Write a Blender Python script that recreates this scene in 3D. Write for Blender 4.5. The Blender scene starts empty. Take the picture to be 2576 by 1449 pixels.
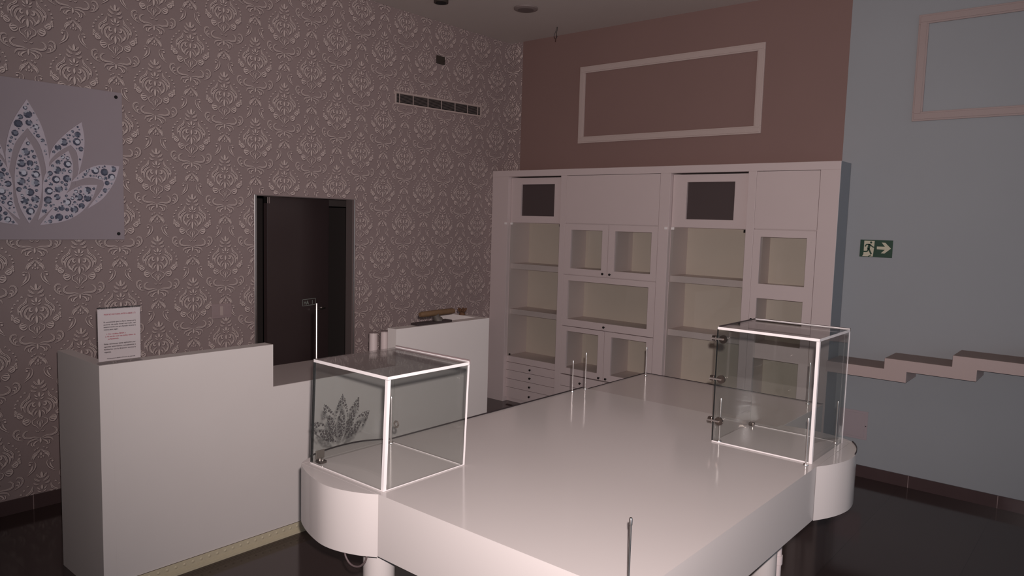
import bpy, bmesh, math, random
from mathutils import Vector, Matrix

# ------------------------------------------------------------------ camera, world, light, exposure
SC = bpy.context.scene
COL = SC.collection
IMG_W, IMG_H, FOCAL_PX = 2576, 1449, 1846.1
YAW, PITCH, ROLL = 0.701918, 0.0912125, 0.0280804
EYE = Vector((0.0, 0.0, 1.9))
fwd = Vector((-math.sin(YAW) * math.cos(PITCH), math.cos(YAW) * math.cos(PITCH), -math.sin(PITCH)))
r0 = Vector((math.cos(YAW), math.sin(YAW), 0.0))
u0 = r0.cross(fwd)
RIGHT = math.cos(ROLL) * r0 + math.sin(ROLL) * u0
UP = -math.sin(ROLL) * r0 + math.cos(ROLL) * u0
cam_data = bpy.data.cameras.new('camera')
cam_data.sensor_width = 36.0
cam_data.lens = FOCAL_PX / IMG_W * 36.0
cam_data.clip_start = 0.02
cam = bpy.data.objects.new('camera', cam_data)
rot = Matrix((RIGHT, UP, -fwd)).transposed().to_4x4()
cam.matrix_world = Matrix.Translation(EYE) @ rot
COL.objects.link(cam)
SC.camera = cam

world = bpy.data.worlds.new('dim_daylight')
world.use_nodes = True
wb = world.node_tree.nodes['Background']
wb.inputs[0].default_value = (0.74, 0.86, 1.0, 1)
wb.inputs[1].default_value = 0.60
SC.world = world

# the phone's flash, a few centimetres above the lens
fl = bpy.data.lights.new('phone_flash', 'SPOT')
fl.energy = 520
fl.color = (1.0, 0.885, 0.875)
fl.spot_size = math.radians(107)
fl.spot_blend = 1.0
fl.shadow_soft_size = 0.012
flo = bpy.data.objects.new('phone_flash', fl)
aim = (Matrix.Rotation(math.radians(-4.5), 4, UP) @ Matrix.Rotation(math.radians(6.5), 4, RIGHT)) @ rot      # the beam leans up and right of the lens axis
flo.matrix_world = Matrix.Translation(EYE + UP * 0.06 + RIGHT * 0.024) @ aim
COL.objects.link(flo)

SC.view_settings.view_transform = 'Standard'
SC.view_settings.look = 'None'
SC.view_settings.gamma = 1.0
SC.view_settings.use_curve_mapping = False
SC.view_settings.exposure = 0.0
SC.cycles.caustics_reflective = False
SC.cycles.caustics_refractive = False
SC.cycles.max_bounces = 10
SC.cycles.transparent_max_bounces = 40
SC.cycles.sample_clamp_indirect = 8.0

random.seed(7)

# ------------------------------------------------------------------ materials
def lin(r, g, b):
    f = lambda c: ((c / 255 + 0.055) / 1.055) ** 2.4 if c > 10 else c / 255 / 12.92
    return (f(r), f(g), f(b), 1)

def mat(name, rgb, rough=0.5, metal=0.0, spec=0.5, coat=0.0, noise=None, bump=None):
    m = bpy.data.materials.new(name)
    m.use_nodes = True
    nt = m.node_tree
    b = nt.nodes['Principled BSDF']
    c = lin(*rgb)
    b.inputs['Base Color'].default_value = c
    b.inputs['Roughness'].default_value = rough
    b.inputs['Metallic'].default_value = metal
    b.inputs['Specular IOR Level'].default_value = spec
    b.inputs['Coat Weight'].default_value = coat
    b.inputs['Coat Roughness'].default_value = 0.08
    if noise or bump:
        tc = nt.nodes.new('ShaderNodeTexCoord')
    if noise:                                   # (scale, amount): gentle mottling of the surface itself
        n = nt.nodes.new('ShaderNodeTexNoise')
        n.inputs['Scale'].default_value = noise[0]
        n.inputs['Detail'].default_value = 5
        nt.links.new(tc.outputs['Object'], n.inputs['Vector'])
        mx = nt.nodes.new('ShaderNodeMix')
        mx.data_type = 'RGBA'
        a = noise[1]
        mx.inputs[6].default_value = (c[0] * (1 - a), c[1] * (1 - a), c[2] * (1 - a), 1)
        mx.inputs[7].default_value = (min(1, c[0] * (1 + a)), min(1, c[1] * (1 + a)), min(1, c[2] * (1 + a)), 1)
        nt.links.new(n.outputs['Fac'], mx.inputs[0])
        nt.links.new(mx.outputs[2], b.inputs['Base Color'])
    if bump:                                    # (scale, strength, distance)
        n2 = nt.nodes.new('ShaderNodeTexNoise')
        n2.inputs['Scale'].default_value = bump[0]
        n2.inputs['Detail'].default_value = 3
        nt.links.new(tc.outputs['Object'], n2.inputs['Vector'])
        bp = nt.nodes.new('ShaderNodeBump')
        bp.inputs['Strength'].default_value = bump[1]
        bp.inputs['Distance'].default_value = bump[2]
        nt.links.new(n2.outputs['Fac'], bp.inputs['Height'])
        nt.links.new(bp.outputs['Normal'], b.inputs['Normal'])
    return m

def glass(name, tint, gloss=0.02, base=0.045):
    """Clear sheet glass: light goes straight through with a tint, the rest mirrors (Schlick)."""
    m = bpy.data.materials.new(name)
    m.use_nodes = True
    nt = m.node_tree
    nt.nodes.remove(nt.nodes['Principled BSDF'])
    out = nt.nodes['Material Output']
    tr = nt.nodes.new('ShaderNodeBsdfTransparent')
    tr.inputs[0].default_value = (*tint, 1)
    gl = nt.nodes.new('ShaderNodeBsdfGlossy')
    gl.inputs['Roughness'].default_value = gloss
    lw = nt.nodes.new('ShaderNodeLayerWeight')
    lw.inputs['Blend'].default_value = 0.5
    pw = nt.nodes.new('ShaderNodeMath'); pw.operation = 'POWER'; pw.inputs[1].default_value = 5
    mu = nt.nodes.new('ShaderNodeMath'); mu.operation = 'MULTIPLY_ADD'
    mu.inputs[1].default_value = 1 - base; mu.inputs[2].default_value = base
    mx = nt.nodes.new('ShaderNodeMixShader')
    nt.links.new(lw.outputs['Facing'], pw.inputs[0])
    nt.links.new(pw.outputs[0], mu.inputs[0])
    nt.links.new(mu.outputs[0], mx.inputs[0])
    nt.links.new(tr.outputs[0], mx.inputs[1])
    nt.links.new(gl.outputs[0], mx.inputs[2])
    nt.links.new(mx.outputs[0], out.inputs['Surface'])
    return m

def tiles(name, rgb, joint, size, rough):
    m = bpy.data.materials.new(name)
    m.use_nodes = True
    nt = m.node_tree
    b = nt.nodes['Principled BSDF']
    tc = nt.nodes.new('ShaderNodeTexCoord')
    br = nt.nodes.new('ShaderNodeTexBrick')
    br.offset = 0.0
    br.inputs['Scale'].default_value = 1.0
    br.inputs['Brick Width'].default_value = size
    br.inputs['Row Height'].default_value = size
    br.inputs['Mortar Size'].default_value = 0.0022
    c = lin(*rgb)
    br.inputs['Color1'].default_value = c
    br.inputs['Color2'].default_value = (c[0] * 1.12, c[1] * 1.12, c[2] * 1.12, 1)
    br.inputs['Mortar'].default_value = lin(*joint)
    nt.links.new(tc.outputs['Object'], br.inputs['Vector'])
    nt.links.new(br.outputs['Color'], b.inputs['Base Color'])
    n = nt.nodes.new('ShaderNodeTexNoise'); n.inputs['Scale'].default_value = 9
    nt.links.new(tc.outputs['Object'], n.inputs['Vector'])
    mr = nt.nodes.new('ShaderNodeMapRange')
    mr.inputs[3].default_value = rough * 0.8; mr.inputs[4].default_value = rough * 1.4
    nt.links.new(n.outputs['Fac'], mr.inputs[0])
    nt.links.new(mr.outputs[0], b.inputs['Roughness'])
    return m

def veil(m, keep):
    """Lets part of the light through (polished glass edge, thin print)."""
    nt = m.node_tree
    b = nt.nodes['Principled BSDF']
    tr = nt.nodes.new('ShaderNodeBsdfTransparent')
    mx = nt.nodes.new('ShaderNodeMixShader')
    mx.inputs[0].default_value = keep
    nt.links.new(tr.outputs[0], mx.inputs[1]); nt.links.new(b.outputs[0], mx.inputs[2])
    nt.links.new(mx.outputs[0], nt.nodes['Material Output'].inputs['Surface'])
    return m

M = dict(
    paper=mat('wallpaper_ground', (158, 140, 138), 0.55, noise=(3.0, 0.06), bump=(350, 0.12, 0.001)),
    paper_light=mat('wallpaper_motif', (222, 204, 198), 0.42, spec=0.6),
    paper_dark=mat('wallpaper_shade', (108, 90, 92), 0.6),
    brown=mat('brown_wall_paint', (140, 112, 106), 0.75, noise=(2.0, 0.05)),
    blue=mat('pale_blue_wall_paint', (160, 163, 167), 0.75, noise=(2.0, 0.04)),
    ceil=mat('ceiling_paint', (206, 196, 190), 0.85, noise=(1.5, 0.05)),
    floor=tiles('dark_floor_tile', (62, 50, 48), (48, 40, 38), 0.60, 0.10),
    base=mat('dark_baseboard_tile', (82, 66, 66), 0.25, noise=(8, 0.1)),
    joint=mat('baseboard_joint', (150, 130, 128), 0.6),
    white=mat('white_lacquer', (222, 214, 212), 0.32, noise=(5, 0.015)),
    counter=mat('white_counter_laminate', (226, 218, 214), 0.42, noise=(4, 0.02)),
    worktop=mat('grey_worktop', (176, 166, 163), 0.55, noise=(6, 0.03)),
    table=mat('white_table_lacquer', (204, 196, 193), 0.12, spec=0.45, noise=(3, 0.015), bump=(60, 0.02, 0.001)),
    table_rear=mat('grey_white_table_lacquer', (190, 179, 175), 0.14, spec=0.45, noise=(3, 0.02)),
    cabinet=mat('white_cabinet_paint', (214, 198, 196), 0.38, noise=(4, 0.02)),
    side=mat('blue_grey_side', (148, 152, 158), 0.6),
    inside=mat('cream_cabinet_interior', (216, 202, 190), 0.55, noise=(4, 0.03)),
    cream=mat('cream_skirting', (208, 196, 168), 0.5, noise=(30, 0.08)),
    moulding=mat('cream_moulding', (196, 178, 172), 0.5),
    moulding_pink=mat('pink_moulding', (172, 154, 151), 0.55),
    shelf=mat('pinkish_shelf_board', (192, 172, 168), 0.5, noise=(5, 0.02)),
    shelf_top=mat('taupe_shelf_top', (150, 130, 122), 0.6),
    dark=mat('dark_panel_cloth', (78, 66, 66), 0.8),
    black=mat('black_plastic', (22, 18, 18), 0.35),
    void=mat('unlit_duct', (20, 17, 17), 0.9),
    knob=mat('black_knob', (28, 22, 22), 0.3),
    chrome=mat('chrome', (225, 218, 214), 0.32, metal=1.0),
    steel=mat('brushed_steel', (128, 118, 112), 0.25, metal=1.0),
    leaf=mat('dark_brown_door', (66, 54, 54), 0.28, noise=(3, 0.05)),
    jamb=mat('grey_door_jamb', (112, 100, 98), 0.6),
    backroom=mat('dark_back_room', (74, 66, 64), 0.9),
    plaque=mat('lilac_grey_acrylic', (168, 156, 162), 0.35, spec=0.35, noise=(4, 0.02)),
    petal=mat('white_petal_border', (206, 196, 206), 0.4),
    gem_dark=mat('crystal_dark', (96, 100, 118), 0.15),
    gem_mid=mat('crystal_mid', (132, 136, 152), 0.15),
    gem_light=mat('crystal_light', (212, 214, 226), 0.12),
    decal=veil(mat('grey_decal_dot', (24, 19, 22), 0.6), 0.84),
    decal_mid=veil(mat('grey_decal_dot_centre', (96, 86, 90), 0.6), 0.8),
    pane=glass('clear_glass', (0.966, 0.975, 0.970), base=0.038),
    pane_cab=glass('cabinet_glass', (0.945, 0.955, 0.945), base=0.02),
    acrylic=glass('clear_acrylic', (0.96, 0.96, 0.96), base=0.03),
    edge=veil(mat('glass_edge_glint', (250, 244, 243), 0.3), 0.66),  # flash glint along the polished edges, put into the colour as white
    fitting=mat('white_fitting', (246, 240, 238), 0.25),
    edge_grey=mat('grey_glass_edging', (128, 112, 112), 0.4),
    edge_seal=mat('brown_black_seal', (66, 54, 54), 0.5),
    edge_dark=mat('black_glass_seal', (24, 24, 24), 0.4),
    sheet=mat('white_paper', (222, 210, 210), 0.7),
    ink=mat('black_ink', (66, 54, 58), 0.8),
    red=mat('red_ink', (176, 62, 78), 0.8),
    green=mat('exit_green', (28, 66, 48), 0.45),
    sign_white=mat('exit_cream', (206, 200, 176), 0.5),
    wood=mat('old_wooden_handle', (112, 86, 62), 0.6, noise=(40, 0.2)),
    iron=mat('dull_iron', (112, 104, 98), 0.45, metal=0.4),
    blade=mat('dark_trowel_blade', (58, 48, 48), 0.5),
    flower=mat('dry_brown_flower', (92, 62, 42), 0.8, noise=(60, 0.25)),
    tube=mat('white_tube', (214, 200, 198), 0.45),
    switch=mat('greyed_switch_plastic', (170, 150, 150), 0.4),
    hatch=mat('hatch_paint', (172, 158, 162), 0.6),
    seal=mat('dark_edge_seal', (40, 32, 34), 0.5),
    cable=mat('grey_cable', (98, 84, 84), 0.5),
    lamp=mat('downlight_white', (140, 127, 124), 0.5),
    sensor=mat('dark_olive_box', (62, 54, 48), 0.6),
)

# ------------------------------------------------------------------ mesh helpers
class MB:
    """Collects shapes (world or local coordinates) and links them as ONE mesh object."""
    def __init__(self):
        self.v, self.f, self.k = [], [], []
    def add(self, vs, fs, k=0):
        n = len(self.v)
        self.v += [tuple(p) for p in vs]
        self.f += [tuple(i + n for i in f) for f in fs]
        self.k += [k] * len(fs)
        return self
    def box(self, x0, x1, y0, y1, z0, z1, k=0):
        x0, x1 = sorted((x0, x1)); y0, y1 = sorted((y0, y1)); z0, z1 = sorted((z0, z1))
        vs = [(x, y, z) for z in (z0, z1) for y in (y0, y1) for x in (x0, x1)]
        return self.add(vs, [(0, 2, 3, 1), (4, 5, 7, 6), (0, 1, 5, 4), (2, 6, 7, 3), (0, 4, 6, 2), (1, 3, 7, 5)], k)
    def prism(self, pts, z0, z1, k=0, axis='z'):
        """Extrude a polygon. axis z: pts are (x, y); axis x: pts are (y, z); axis y: pts are (x, z)."""
        a = sum(pts[i][0] * pts[(i + 1) % len(pts)][1] - pts[(i + 1) % len(pts)][0] * pts[i][1] for i in range(len(pts)))
        if axis == 'y': a = -a
        if a < 0: pts = pts[::-1]
        n = len(pts)
        put = {'z': lambda p, h: (p[0], p[1], h), 'x': lambda p, h: (h, p[0], p[1]), 'y': lambda p, h: (p[0], h, p[1])}[axis]
        vs = [put(p, z0) for p in pts] + [put(p, z1) for p in pts]
        fs = [tuple(range(n - 1, -1, -1)), tuple(range(n, 2 * n))]
        fs += [(i, (i + 1) % n, n + (i + 1) % n, n + i) for i in range(n)]
        return self.add(vs, fs, k)
    def tube(self, path, r, seg=12, k=0, cap=True):
        path = [Vector(p) for p in path]
        rs = r if isinstance(r, (list, tuple)) else [r] * len(path)
        rings, side = [], None
        for i, p in enumerate(path):
            d = (path[min(i + 1, len(path) - 1)] - path[max(i - 1, 0)])
            d = d.normalized() if d.length > 1e-9 else Vector((0, 0, 1))
            if side is None:
                side = d.cross(Vector((0, 0, 1)) if abs(d.z) < 0.9 else Vector((1, 0, 0))).normalized()
            else:
                side = (side - d * side.dot(d)).normalized()
            o = d.cross(side)
            rings.append([p + (side * math.cos(t) + o * math.sin(t)) * rs[i] for t in [2 * math.pi * j / seg for j in range(seg)]])
        vs = [q for ring in rings for q in ring]
        fs = []
        for i in range(len(path) - 1):
            for j in range(seg):
                a, b = i * seg + j, i * seg + (j + 1) % seg
                fs.append((a, b, b + seg, a + seg))
        if cap:
            fs.append(tuple(range(seg - 1, -1, -1)))
            fs.append(tuple(range((len(path) - 1) * seg, len(path) * seg)))
        return self.add(vs, fs, k)
    def build(self, name, m, parent=None, bevel=0.0, smooth=False):
        me = bpy.data.meshes.new(name)
        ms = m if isinstance(m, (list, tuple)) else [m]
        for q in ms: me.materials.append(q)
        off = parent.location if parent is not None else Vector((0, 0, 0))
        p = parent
        while p is not None and p.parent is not None:
            p = p.parent; off = off + p.location
        me.from_pydata([(x - off[0], y - off[1], z - off[2]) for x, y, z in self.v], [], self.f)
        me.polygons.foreach_set('material_index', self.k)
        if smooth:
            me.polygons.foreach_set('use_smooth', [True] * len(self.f))
            try: me.set_sharp_from_angle(angle=math.radians(40))
            except Exception: pass
        me.update()
        o = bpy.data.objects.new(name, me)
        COL.objects.link(o)
        if parent is not None: o.parent = parent
        if bevel:
            bv = o.modifiers.new('bevel', 'BEVEL')
            bv.width = bevel; bv.segments = 2; bv.limit_method = 'ANGLE'
        return o

def thing(name, label, cat, loc=(0, 0, 0), group=None):
    o = bpy.data.objects.new(name, None)
    o.empty_display_size = 0.1
    o.location = loc
    COL.objects.link(o)
    o['label'] = label; o['category'] = cat
    if group: o['group'] = group
    return o
def tag(o, label, cat, group=None):
    o['label'] = label; o['category'] = cat
    if group: o['group'] = group
    return o
def struct(o):
    o['kind'] = 'structure'
    return o
def box(name, m, x0, x1, y0, y1, z0, z1, parent=None, bevel=0.0):
    return MB().box(x0, x1, y0, y1, z0, z1).build(name, m, parent, bevel)

def smooth_line(pts, n=6, closed=False):
    """Catmull-Rom through the points (any tuple length)."""
    if len(pts) < 3: return [tuple(p) for p in pts]
    out, L = [], len(pts)
    rng = range(L) if closed else range(L - 1)
    for i in rng:
        g = (lambda j: pts[j % L]) if closed else (lambda j: pts[max(0, min(L - 1, j))])
        p0, p1, p2, p3 = g(i - 1), g(i), g(i + 1), g(i + 2)
        for s in range(n):
            t = s / n
            out.append(tuple(0.5 * (2 * b + (c - a) * t + (2 * a - 5 * b + 4 * c - d) * t * t + (3 * b - a - 3 * c + d) * t ** 3)
                             for a, b, c, d in zip(p0, p1, p2, p3)))
    if not closed: out.append(tuple(pts[-1]))
    return out

def ribbon(pts, w, n=5, taper=True):
    """Quads of a tapering brush stroke through 2-D points."""
    line = smooth_line(pts, n)
    L = len(line); lo, hi = [], []
    for i, p in enumerate(line):
        a, b = line[max(0, i - 1)], line[min(L - 1, i + 1)]
        dx, dy = b[0] - a[0], b[1] - a[1]
        q = math.hypot(dx, dy) or 1
        t = i / (L - 1)
        h = w / 2 * (max(0.12, math.sin(math.pi * (0.06 + 0.9 * t))) if taper else 1)
        lo.append((p[0] - dy / q * h, p[1] + dx / q * h)); hi.append((p[0] + dy / q * h, p[1] - dx / q * h))
    return [[lo[i], hi[i], hi[i + 1], lo[i + 1]] for i in range(L - 1)]
def disc(cx, cy, rx, ry=None, n=10, a=0.0):
    ry = rx if ry is None else ry
    return [[(cx + rx * math.cos(t) * math.cos(a) - ry * math.sin(t) * math.sin(a),
              cy + rx * math.cos(t) * math.sin(a) + ry * math.sin(t) * math.cos(a)) for t in [2 * math.pi * i / n for i in range(n)]]]
def leaf_shape(x0, y0, x1, y1, w):
    return ribbon([(x0, y0), ((x0 + x1) / 2, (y0 + y1) / 2), (x1, y1)], w, 4)

def text_parts(s, size, u, v, bold=0.0):
    """Triangulated lettering as 2-D polygons with its left baseline at (u, v)."""
    cu = bpy.data.curves.new('lettering', 'FONT')
    cu.body = s; cu.size = size; cu.resolution_u = 3; cu.offset = bold
    o = bpy.data.objects.new('lettering', cu)
    COL.objects.link(o)
    me = bpy.data.meshes.new_from_object(o.evaluated_get(bpy.context.evaluated_depsgraph_get()))
    polys = [[(me.vertices[i].co.x + u, me.vertices[i].co.y + v) for i in p.vertices] for p in me.polygons]
    w = max([me.vertices[i].co.x for p in me.polygons for i in p.vertices] or [0])
    bpy.data.objects.remove(o); bpy.data.curves.remove(cu); bpy.data.meshes.remove(me)
    return polys, w

# ================================================================== THE SETTING
XL, YB, ZC = -5.19, 6.01, 3.757            # wallpaper wall, far wall, ceiling
DY0, DY1, DZ = 3.058, 3.985, 2.045         # doorway in the wallpaper wall
XR, YF = 3.2, -2.2

struct(box('floor', M['floor'], XL - 2.6, XR, YF, YB + 0.3, -0.1, 0.0))
struct(box('ceiling', M['ceil'], XL - 0.12, XR, YF, YB + 0.25, ZC, ZC + 0.1))

wr = MB()
wr.box(XR, XR + 0.15, YF, YB + 0.2, 3.1, ZC); wr.box(XR, XR + 0.15, YF, YF + 0.3, 0, 3.1); wr.box(XR, XR + 0.15, YB - 0.1, YB + 0.2, 0, 3.1)
struct(wr.build('wall_right', M['ceil']))
wf = MB()
for yy in (YF + 0.3, -0.2, 1.8, 3.8, YB - 0.16): wf.box(XR + 0.05, XR + 0.10, yy, yy + 0.06, 0, 3.1)
wf.box(XR + 0.05, XR + 0.10, YF + 0.3, YB - 0.1, 3.04, 3.1); wf.box(XR + 0.05, XR + 0.10, YF + 0.3, YB - 0.1, 0, 0.08)
wo = struct(wf.build('window_1', M['lamp']))
box('window_glass', M['acrylic'], XR + 0.07, XR + 0.078, YF + 0.36, YB - 0.16, 0.08, 3.04, wo)
struct(box('wall_front', M['ceil'], XL - 0.12, XR, YF - 0.1, YF, 0, ZC))

# ---- damask motif, drawn once in its own units (right half, mirrored)
K = 0.00061
R_ST = []                                   # (points, width) strokes of the right half
def st(w, *p): R_ST.append((p, w))
st(17, (6, 238), (32, 262), (48, 288)); st(18, (12, 205), (46, 222), (70, 248)); st(15, (26, 176), (56, 180), (76, 200))
st(12, (14, 118), (30, 128), (44, 146)); st(10, (10, 92), (26, 98), (42, 112))
st(20, (84, 168), (92, 128), (118, 98), (152, 78))
st(17, (84, 112), (132, 92), (162, 48), (158, -6))
st(20, (68, 92), (112, 68), (136, 20), (126, -36))
st(17, (52, 70), (90, 44), (106, -4), (92, -50))
st(13, (36, 62), (56, 56), (62, 34), (46, 22), (34, 34))
st(14, (24, 4), (52, -14), (70, -52), (52, -84)); st(11, (18, -30), (38, -46), (46, -76)); st(13, (96, -10), (84, -44), (60, -66))
st(10, (160, -32), (190, -28), (202, -58), (180, -84), (152, -74), (148, -46)); st(8, (170, -50), (182, -58), (176, -70))
st(11, (112, -90), (142, -98), (152, -130), (122, -160), (90, -142), (86, -112)); st(9, (104, -112), (126, -122), (118, -142))
st(8, (16, -92), (44, -112), (70, -128), (64, -164), (38, -184), (20, -206), (2, -232))
st(7, (10, -130), (26, -150), (12, -180))
st(30, (150, -74), (178, -52), (206, -38)); st(34, (92, -112), (122, -122), (158, -128)); st(20, (196, -10), (212, -22), (222, -40))
st(6, (8, -240), (26, -250), (44, -232))
for i in range(7):
    t = i / 6
    ax, ay = 128 + 92 * math.sin(t * 2.3), 172 - 215 * t
    R_ST.append(((ax - 9, ay), (ax, ay + 8), (ax + 9, ay - 1)) and (((ax - 9, ay - 3), (ax, ay + 7), (ax + 9, ay - 4)), 12))
st(16, (8, -318), (52, -300), (104, -302), (146, -286), (152, -252), (128, -226), (108, -226))
st(15, (156, -322), (208, -296), (238, -252), (228, -210), (194, -200), (178, -222)); st(10, (184, -240), (210, -252), (206, -284)); st(10, (172, -278), (196, -276), (194, -302))
st(14, (14, -330), (52, -322), (104, -340), (118, -374)); st(12, (16, -342), (44, -352), (66, -380), (50, -398)); st(9, (78, -352), (84, -380), (66, -398))
st(9, (20, -412), (30, -424), (38, -418)); st(9, (46, -426), (56, -440), (62, -430))
st(18, (2, -438), (28, -466), (66, -488), (86, -532)); st(12, (30, -486), (58, -504), (74, -540)); st(9, (12, -508), (26, -516), (18, -532))
st(9, (64, -560), (50, -592), (66, -640), (104, -676), (134, -700)); st(13, (82, -596), (88, -632), (118, -672)); st(7, (72, -566), (98, -556), (118, -568))
C_PARTS = [leaf_shape(0, 240, 0, 306, 26), leaf_shape(0, 116, 0, 166, 22), leaf_shape(0, 8, 0, 66, 22), leaf_shape(0, -104, 0, -20, 24),
           leaf_shape(0, -370, 0, -312, 18), leaf_shape(0, -506, 0, -470, 16), leaf_shape(0, -206, 0, -140, 14),
           disc(0, -524, 7), disc(-104, -584, 11), disc(104, -584, 11), disc(150, 30, 9), disc(-150, 30, 9), disc(218, -48, 9), disc(-218, -48, 9)]
def motif_polys(grow, dx, dy):
    out = []                                # (stroke number, polygon): the number sets a hair's difference in height where strokes cross
    n = 0
    for pts, w in R_ST:
        for sgn in (1, -1):
            q = ribbon([(p[0] * sgn + dx, p[1] + dy) for p in pts], w * 1.14 + grow, 3)
            n += 1
            out += [(n, f) for f in q]
    for part in C_PARTS:
        n += 1
        for f in part:
            cx = sum(p[0] for p in f) / len(f); cy = sum(p[1] for p in f) / len(f)
            g = 1 + grow / 26
            out.append((n, [(cx + (p[0] - cx) * g + dx, cy + (p[1] - cy) * g + dy) for p in f]))
    return out
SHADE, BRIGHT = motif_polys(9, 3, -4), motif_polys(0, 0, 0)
VEIN = []
for pts, w in R_ST:
    if w >= 14:
        for sgn in (1, -1): VEIN += [(1, f) for f in ribbon([(p[0] * sgn, p[1]) for p in pts], w * 0.22, 3)]

def in_door(y, z): return DY0 - 0.02 < y < DY1 + 0.02 and z < DZ + 0.015
wl = MB()
TH = 0.10
wl.box(XL - TH, XL, YF, DY0, 0, ZC); wl.box(XL - TH, XL, DY1, YB + 0.2, 0, ZC); wl.box(XL - TH, XL, DY0, DY1, DZ, ZC)
def lay(mb, polys, k, cy, cz, put, keep):
    for n_, f in polys:
        pts = [(cy + p[0] * K, cz + p[1] * K) for p in f]
        my = sum(p[0] for p in pts) / len(pts); mz = sum(p[1] for p in pts) / len(pts)
        if keep(my, mz): mb.add([put(*p, n_ * 6e-6) for p in pts], [tuple(range(len(pts)))], k)
for i in range(-11, 14):
    for j in range(-11, 6):
        if (i + j) % 2: continue
        cy, cz = 3.053 + 0.25 * i, 3.042 + 0.30 * j
        if cy < 0.9: continue
        ok = lambda y, z: 0.092 < z < ZC - 0.004 and y < YB - 0.002 and not in_door(y, z)
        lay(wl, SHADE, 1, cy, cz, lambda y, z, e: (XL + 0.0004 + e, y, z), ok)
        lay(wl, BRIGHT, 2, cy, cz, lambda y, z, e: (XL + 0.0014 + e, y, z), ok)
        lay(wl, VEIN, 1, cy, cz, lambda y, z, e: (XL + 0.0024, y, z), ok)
struct(wl.build('wall_left', [M['paper'], M['paper_dark'], M['paper_light']]))

# ---- far wall: a strip of wallpaper, brown above the cabinet, pale blue to the right; a niche behind the cabinet
CX0, CX1, CTOP = -5.185, -1.714, 2.412
NB = 6.15
wk = MB()
wk.box(XL, -5.02, YB, NB + 0.1, CTOP, ZC, 0)
wk.box(-5.02, -1.781, YB, NB + 0.1, CTOP, ZC, 1)
wk.box(-1.781, CX1 + 0.0025, YB, NB + 0.1, CTOP, ZC, 2)
wk.box(CX1 + 0.0025, XR, YB, NB + 0.1, 0, ZC, 2)
wk.box(XL, CX1, NB, NB + 0.1, 0, CTOP, 1)
for j in range(-2, 6):
    for i in range(12, 14):
        if (i + j) % 2: continue
        cx, cz = XL + (3.053 + 0.25 * i - YB), 3.042 + 0.30 * j
        ok = lambda x, z: XL + 0.002 < x < -5.022 and CTOP + 0.004 < z < ZC - 0.004
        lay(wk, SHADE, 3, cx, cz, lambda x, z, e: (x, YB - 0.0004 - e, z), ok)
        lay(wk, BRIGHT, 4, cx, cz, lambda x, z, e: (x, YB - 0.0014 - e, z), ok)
struct(wk.build('wall_back', [M['paper'], M['brown'], M['blue'], M['paper_dark'], M['paper_light']]))

# ---- baseboards
bl = MB(); y = YF
bl.box(XL, XL + 0.012, YF, DY0 - 0.03, 0, 0.09, 0); bl.box(XL, XL + 0.012, DY1 + 0.03, 5.76, 0, 0.09, 0)
for y in (0.93, 1.50, 2.07, 2.64): bl.box(XL + 0.0119, XL + 0.0127, y - 0.0022, y + 0.0022, 0, 0.09, 1)
struct(bl.build('baseboard_left', [M['base'], M['joint']]))
bb = MB()
bb.box(CX1 + 0.003, XR, YB - 0.012, YB, 0, 0.09, 0)
for x in (-1.154, -0.592, -0.03): bb.box(x - 0.0022, x + 0.0022, YB - 0.0127, YB - 0.0119, 0, 0.09, 1)
struct(bb.build('baseboard_back', [M['base'], M['joint']]))

# ---- wall mouldings
def moulding(name, m, x0, x1, z0, z1, w):
    mb = MB()
    for (a, b, c, d) in ((x0, x1, z1 - w, z1), (x0, x1, z0, z0 + w), (x0, x0 + w, z0 + w, z1 - w), (x1 - w, x1, z0 + w, z1 - w)):
        mb.box(a, b, YB - 0.016, YB, c, d)
    i = 0.012
    for (a, b, c, d) in ((x0 + i, x1 - i, z1 - w + i, z1 - i), (x0 + i, x1 - i, z0 + i, z0 + w - i), (x0 + i, x0 + w - i, z0 + w - i, z1 - w + i), (x1 - w + i, x1 - i, z0 + w - i, z1 - w + i)):
        mb.box(a, b, YB - 0.022, YB - 0.0155, c, d)
    return struct(mb.build(name, m, bevel=0.002))
moulding('trim_1', M['moulding'], -4.275, -2.434, 2.677, 3.412, 0.063)
moulding('trim_2', M['moulding_pink'], -1.315, 0.526, 2.700, 3.450, 0.066)

# ---- doorway: frame, ajar leaf, the dark room behind
d = struct(thing('door_1', 'dark brown door standing ajar in the wallpapered wall', 'door', (XL, DY0, 0)))
del d['label']; del d['category']
f = MB()
f.box(XL - 0.02, XL + 0.010, DY0 - 0.022, DY0, 0, DZ + 0.004)
f.build('door_edge_trim', M['chrome'], d, bevel=0.003)
f = MB(); f.box(XL - 0.02, XL + 0.008, DY1, DY1 + 0.014, 0, DZ + 0.004)
f.build('door_edge_trim', M['chrome'], d, bevel=0.003)
f = MB()
f.box(XL - TH, XL - 0.012, DY1 - 0.006, DY1 - 0.0005, 0, DZ - 0.006); f.box(XL - TH, XL - 0.012, DY0 + 0.0005, DY0 + 0.006, 0, DZ - 0.006); f.box(XL - TH, XL - 0.012, DY0 + 0.0005, DY1 - 0.0005, DZ - 0.006, DZ - 0.0005)
f.build('door_frame', M['jamb'], d)
PH = math.radians(14.7)
hx, hy = XL - 0.10, 3.212
def dl(s, t, z):                            # door-leaf coordinates: s along the leaf, t towards the shop
    return (hx - s * math.sin(PH) + t * math.cos(PH), hy + s * math.cos(PH) + t * math.sin(PH), z)
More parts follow.
